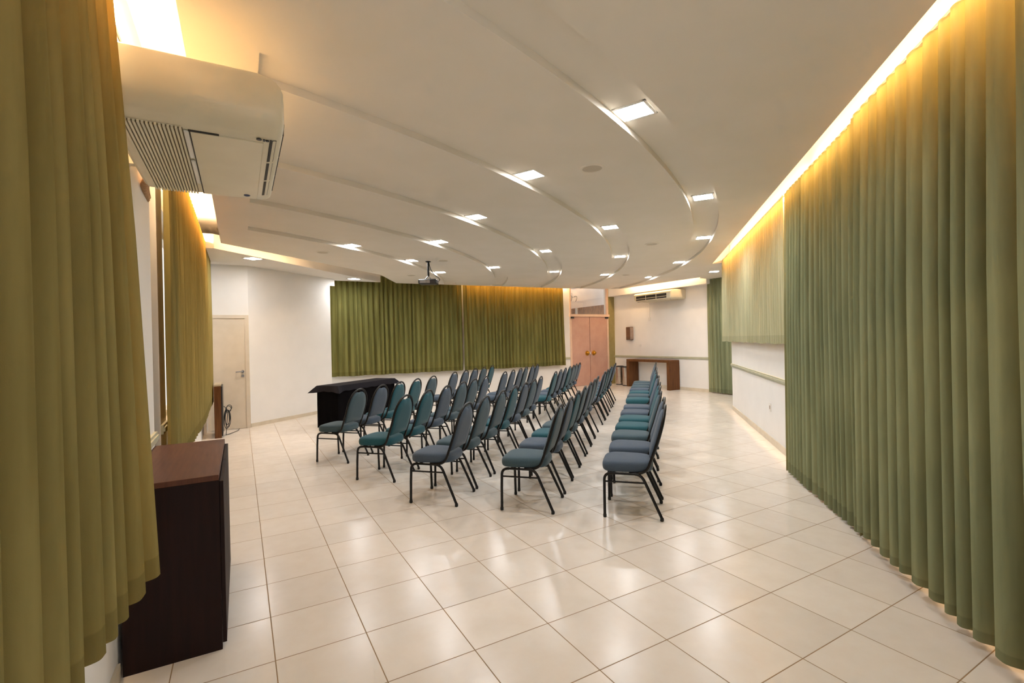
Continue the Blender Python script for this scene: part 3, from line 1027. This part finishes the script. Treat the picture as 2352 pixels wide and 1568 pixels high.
# ------------------------------------------------------------------ air conditioners
def air_conditioner(label, loc, rz, L, W, H, detail=True):
    """local x: from wall (0) to outlet side (W); local y: length; z up from underside"""
    r = thing('air_conditioner', label, 'air conditioner', loc, rz, 'ceiling-hung air conditioners')
    def prof(lift, i):
        zb = lift
        P = [(0.0, zb + 0.02), (0.02, zb), (W - 0.055, zb)]
        P += [(p[0], p[2]) for p in bez((W - 0.055, 0, zb), (W, 0, zb), (W, 0, zb + 0.055), 6)][1:]
        P += [(W, max(H - 0.12, zb + 0.06))] + [(p[0], p[2]) for p in bez((W, 0, H - 0.10), (W - 0.005, 0, H - 0.01), (W - 0.20, 0, H), 8)][1:]
        P += [(0.0, H)]
        return [(min(max(x, i), W - i), min(z, H - i)) for x, z in P]
    rings_ = []
    for y, lift, i in ((0.0, 0.105, 0.03), (0.006, 0.085, 0.012), (0.018, 0.062, 0.004), (0.040, 0.034, 0.0), (0.070, 0.013, 0.0), (0.11, 0.0, 0.0),
                       (L - 0.05, 0.0, 0.0), (L - 0.02, 0.008, 0.0), (L - 0.006, 0.022, 0.01), (L, 0.04, 0.03)):
        rings_.append([(x, y, z) for x, z in prof(lift, i)])
    MB().rings(rings_).build('housing', M_ac, r, True, 35)
    # intake grille under the wall side
    g0, g1 = 0.05, 0.05 + 0.33 * W
    MB().box(g0, 0.115, -0.003, g1, L - 0.06, 0.004).build('grille_recess', M_acgap, r)
    sl = MB()
    ns_ = 15
    for i in range(ns_):
        x = g0 + (g1 - g0) * (i + 0.5) / ns_
        sl.box(x - 0.0045, 0.105, -0.012, x + 0.0045, L - 0.05, 0.0)
    sl.build('intake_grille', M_ac, r)
    # access panel and its latch bars
    p0, p1 = g1 + 0.02, W - 0.085
    MB().rbox(p0, 0.14, -0.006, p1, L - 0.05, 0.004, 0.002).build('access_panel', M_ac, r)
    lt = MB()
    for ya, yb in ((0.13, 0.13 + 0.33 * (L - 0.15)), (0.15 + 0.36 * (L - 0.15), 0.10 + 0.78 * (L - 0.15))):
        lt.rbox(g1 + 0.002, ya, -0.014, g1 + 0.022, yb, -0.002, 0.004)
    lt.build('latch', M_white, r)
    MB().box(g1 + 0.023, 0.13, -0.0075, g1 + 0.028, L - 0.06, 0.0).box(g1 + 0.02, 0.126, -0.0075, p0 + 0.12, 0.132, 0.0).build('panel_gap', M_acslot, r)
    em = MB().tube([(p1 - 0.06 + 0.016 * math.cos(a), L - 0.125 + 0.016 * math.sin(a), -0.008) for a in [2 * PI * k / 20 for k in range(20)]], 0.003, 6, closed=True)
    em.tube([(p1 - 0.07, L - 0.125, -0.008), (p1 - 0.05, L - 0.125, -0.008)], 0.003, 6).tube([(p1 - 0.06, L - 0.135, -0.008), (p1 - 0.06, L - 0.115, -0.008)], 0.003, 6)
    em.build('emblem', bsdf_mat('emblem_blue', srgb(84, 92, 120), 0.4), r, True)
    ds = MB().lathe([(0.012, 0), (0.012, -0.004)], 12, (p1 - 0.02, 0.105, 0.0)).lathe([(0.008, 0), (0.008, -0.004)], 12, (p1 + 0.015, 0.11, 0.0)).box(p1 - 0.004, 0.10, -0.004, p1 + 0.006, 0.12, 0.0)
    ds.lathe([(0.004, 0), (0.004, -0.004)], 8, (p1 + 0.03, 0.10, 0.0))
    ds.build('display', M_black, r)
    # outlet: three openings on the front with a blade in each
    n_s = 3
    for i in range(n_s):
        ya = 0.09 + (L - 0.22) * i / n_s + 0.012
        yb = 0.09 + (L - 0.22) * (i + 1) / n_s - 0.012
        sl_ = MB().box(W - 0.004, ya, 0.035, W + 0.002, yb, H - 0.105)
        sl_.add([(W - 0.060, ya, -0.002), (W - 0.030, ya, 0.004), (W - 0.030, yb, 0.004), (W - 0.060, yb, -0.002)], [(0, 1, 2, 3)])
        o = sl_.build('outlet', M_acslot, r)
        MB().box(W - 0.004, ya, 0.075, W + 0.006, yb, 0.090).build('outlet_blade', M_ac, o)
    return r


ac1 = air_conditioner('large cream ceiling-hung air conditioner in front of the left wall, seen from below', (-0.60, -1.85, 2.505), 0, 1.20, 0.685, 0.275)
pp = MB()
for dz, dy in ((0.02, 0.0), (0.05, 0.05)):
    pp.tube(bez((0.02, 1.16 + dy, 0.03 + dz), (-0.03, 1.22 + dy, 0.02 + dz), (-0.05, 1.55 + dy, 0.0 + dz), 8), 0.022, 10)
pp.build('pipe', M_pipe, ac1, True)
MB().box(-0.04, 0.25, 0.05, 0.0, 0.30, 0.25).box(-0.04, 0.90, 0.05, 0.0, 0.95, 0.25).build('bracket', M_ac, ac1)
ac2 = air_conditioner('cream air conditioner with dark outlet slots high on the far rear wall', (10.95, 6.62, 2.60), PI, 1.43, 0.63, 0.27)

# ------------------------------------------------------------------ projector
pr = thing('projector', 'black projector hanging from the ceiling on a thin pole', 'projector', (3.0, 4.365, 0))
MB().lathe([(0.05, ZC - 0.002), (0.05, ZC - 0.012), (0.02, ZC - 0.02), (0.019, 2.80), (0.019, 2.76)], 16).build('pole', M_black, pr, True)
rot = Matrix.Rotation(math.radians(-32), 4, 'Z')
MB().rbox(-0.17, -0.12, 2.615, 0.17, 0.12, 2.705, 0.014).xform(rot).build('housing', M_black, pr)
MB().box(-0.06, -0.06, 2.704, 0.06, 0.06, 2.716).tube([(-0.05, -0.05, 2.71), (0, 0, 2.78)], 0.008).tube([(0.05, 0.05, 2.71), (0, 0, 2.78)], 0.008).tube([(0.05, -0.05, 2.71), (0, 0, 2.78)], 0.008).xform(rot).build('bracket', M_grey, pr, True)
ln = MB().lathe([(0.045, 0), (0.045, 0.02), (0.03, 0.022)], 20)
ln.xform(Matrix.Translation((0.09, 0.12, 2.66)) @ Matrix.Rotation(-PI / 2, 4, 'X')).xform(rot)
ln.build('lens', M_grey, pr, True)
MB().box(-0.14, -0.1215, 2.63, 0.05, -0.119, 2.69).xform(rot).build('vent', M_grey, pr)
MB().tube(bez((0.02, 0, ZC - 0.03), (0.03, -0.02, 2.83), (0.17, -0.08, 2.74), 8) + [(0.19, -0.1, 2.70), (0.165, -0.09, 2.665)], 0.006, 8).build('cable', M_black, pr, True)

# ------------------------------------------------------------------ rear wall furniture
cs = thing('console_table', 'dark walnut waterfall console table against the far rear wall', 'console table', (10.52, 5.46, 0))
MB().rbox(0, 0, 0.79, 0.40, 1.76, 0.86, 0.003).build('top', M_redwood, cs)
MB().box(0, 0, 0, 0.40, 0.11, 0.79).build('side_panel', M_redwood, cs)
MB().box(0, 1.65, 0, 0.40, 1.76, 0.79).build('side_panel', M_redwood, cs)


def bin_(label, x, y):
    r = thing('waste_bin', label, 'bin', (x, y, 0), group='steel bins by the console table')
    MB().lathe([(0.120, 0.02), (0.124, 0.03), (0.128, 0.58), (0.128, 0.59)], 28).build('body', M_steel, r, True)
    MB().lathe([(0.125, 0.0), (0.125, 0.025), (0.118, 0.03)], 28).build('base_ring', M_black, r, True)
    MB().lathe([(0.131, 0.585), (0.131, 0.612), (0.11, 0.618), (0.105, 0.60), (0.02, 0.60)], 28).build('lid', M_black, r, True)
    return r


bin_('round steel waste bin with a black rim right beside the console table', 10.66, 7.38)
bin_('round steel waste bin with a black rim in the corner by the olive wall', 10.76, 7.80)

dp = thing('wall_mounted_dispenser', 'brown paper dispenser mounted on the rear white wall', 'dispenser', (XR, 7.33, 1.46))
MB().rbox(-0.14, 0, 0, 0.0, 0.20, 0.42, 0.012).build('cover', M_disp, dp)
MB().rbox(-0.139, -0.006, 0.02, 0.0, 0.001, 0.40, 0.003).build('side_plate', M_disp2, dp)
ob = thing('outlet_box', 'small white outlet box with conduit below the rear wall air conditioner', 'outlet', (XR, 6.60, 2.06))
MB().rbox(-0.03, -0.045, 0, 0, 0.045, 0.09, 0.006).build('box', M_white, ob)
MB().box(-0.014, -0.01, 0.09, 0, 0.01, 0.56).build('conduit', M_white, ob)


def plate(name, label, cat, p, n, w=0.075, h=0.115):
    ang_ = math.atan2(n[1], n[0])
    r = thing(name, label, cat, p, ang_)
    MB().rbox(0, -w / 2, -h / 2, 0.010, w / 2, h / 2, 0.003).build('plate', M_white, r)
    MB().rbox(0.009, -w * 0.22, -h * 0.22, 0.014, w * 0.22, h * 0.22, 0.002).build('rocker' if 'switch' in name else 'socket', M_disp2 if 'outlet' in name else M_white, r)
    return r


plate('light_switch', 'white light switch low on the rear wall near the brown dispenser', 'switch', (XR, 7.05, 1.28), (-1, 0), 0.12, 0.08)
plate('wall_outlet', 'small white wall outlet in the middle of the bare right wall', 'outlet', (*dg(4.44, -4.617), 0.497), NN)
plate('wall_outlet', 'small white wall outlet just above the baseboard beside the right curtain', 'outlet', (*dg(3.53, -4.617), 0.193), NN)

# ------------------------------------------------------------------ world, camera
w = bpy.data.worlds.new('world')
SC.world = w
w.use_nodes = True
w.node_tree.nodes['Background'].inputs['Color'].default_value = (1.0, 0.985, 0.965, 1)
w.node_tree.nodes['Background'].inputs['Strength'].default_value = 1.1

cam = bpy.data.cameras.new('camera')
cam.sensor_width = 36.0
cam.sensor_fit = 'HORIZONTAL'
cam.lens = 1109.15 / 2352 * 36.0
cam.clip_start = 0.05
co_ = bpy.data.objects.new('camera', cam)
COL.objects.link(co_)
yaw, pitch, roll = -0.5129, -0.0015, -0.0223
sy, cy_ = math.sin(yaw), math.cos(yaw)
f = Vector((-sy, cy_, 0)); r0 = Vector((cy_, sy, 0)); up = Vector((0, 0, 1))
f2 = f * math.cos(pitch) + up * math.sin(pitch)
u2 = -f * math.sin(pitch) + up * math.cos(pitch)
R_ = r0 * math.cos(roll) + u2 * math.sin(roll)
U_ = -r0 * math.sin(roll) + u2 * math.cos(roll)
co_.matrix_world = Matrix(((R_.x, U_.x, -f2.x, -0.1185), (R_.y, U_.y, -f2.y, -4.3277), (R_.z, U_.z, -f2.z, 1.5193), (0, 0, 0, 1)))
SC.camera = co_

SC.cycles.adaptive_threshold = 0.1
SC.cycles.adaptive_min_samples = 16
SC.cycles.max_bounces = 8
SC.cycles.glossy_bounces = 3
SC.cycles.transmission_bounces = 4
SC.view_settings.view_transform = 'Standard'
SC.view_settings.look = 'None'
SC.view_settings.exposure = 0.3
SC.view_settings.gamma = 1.0
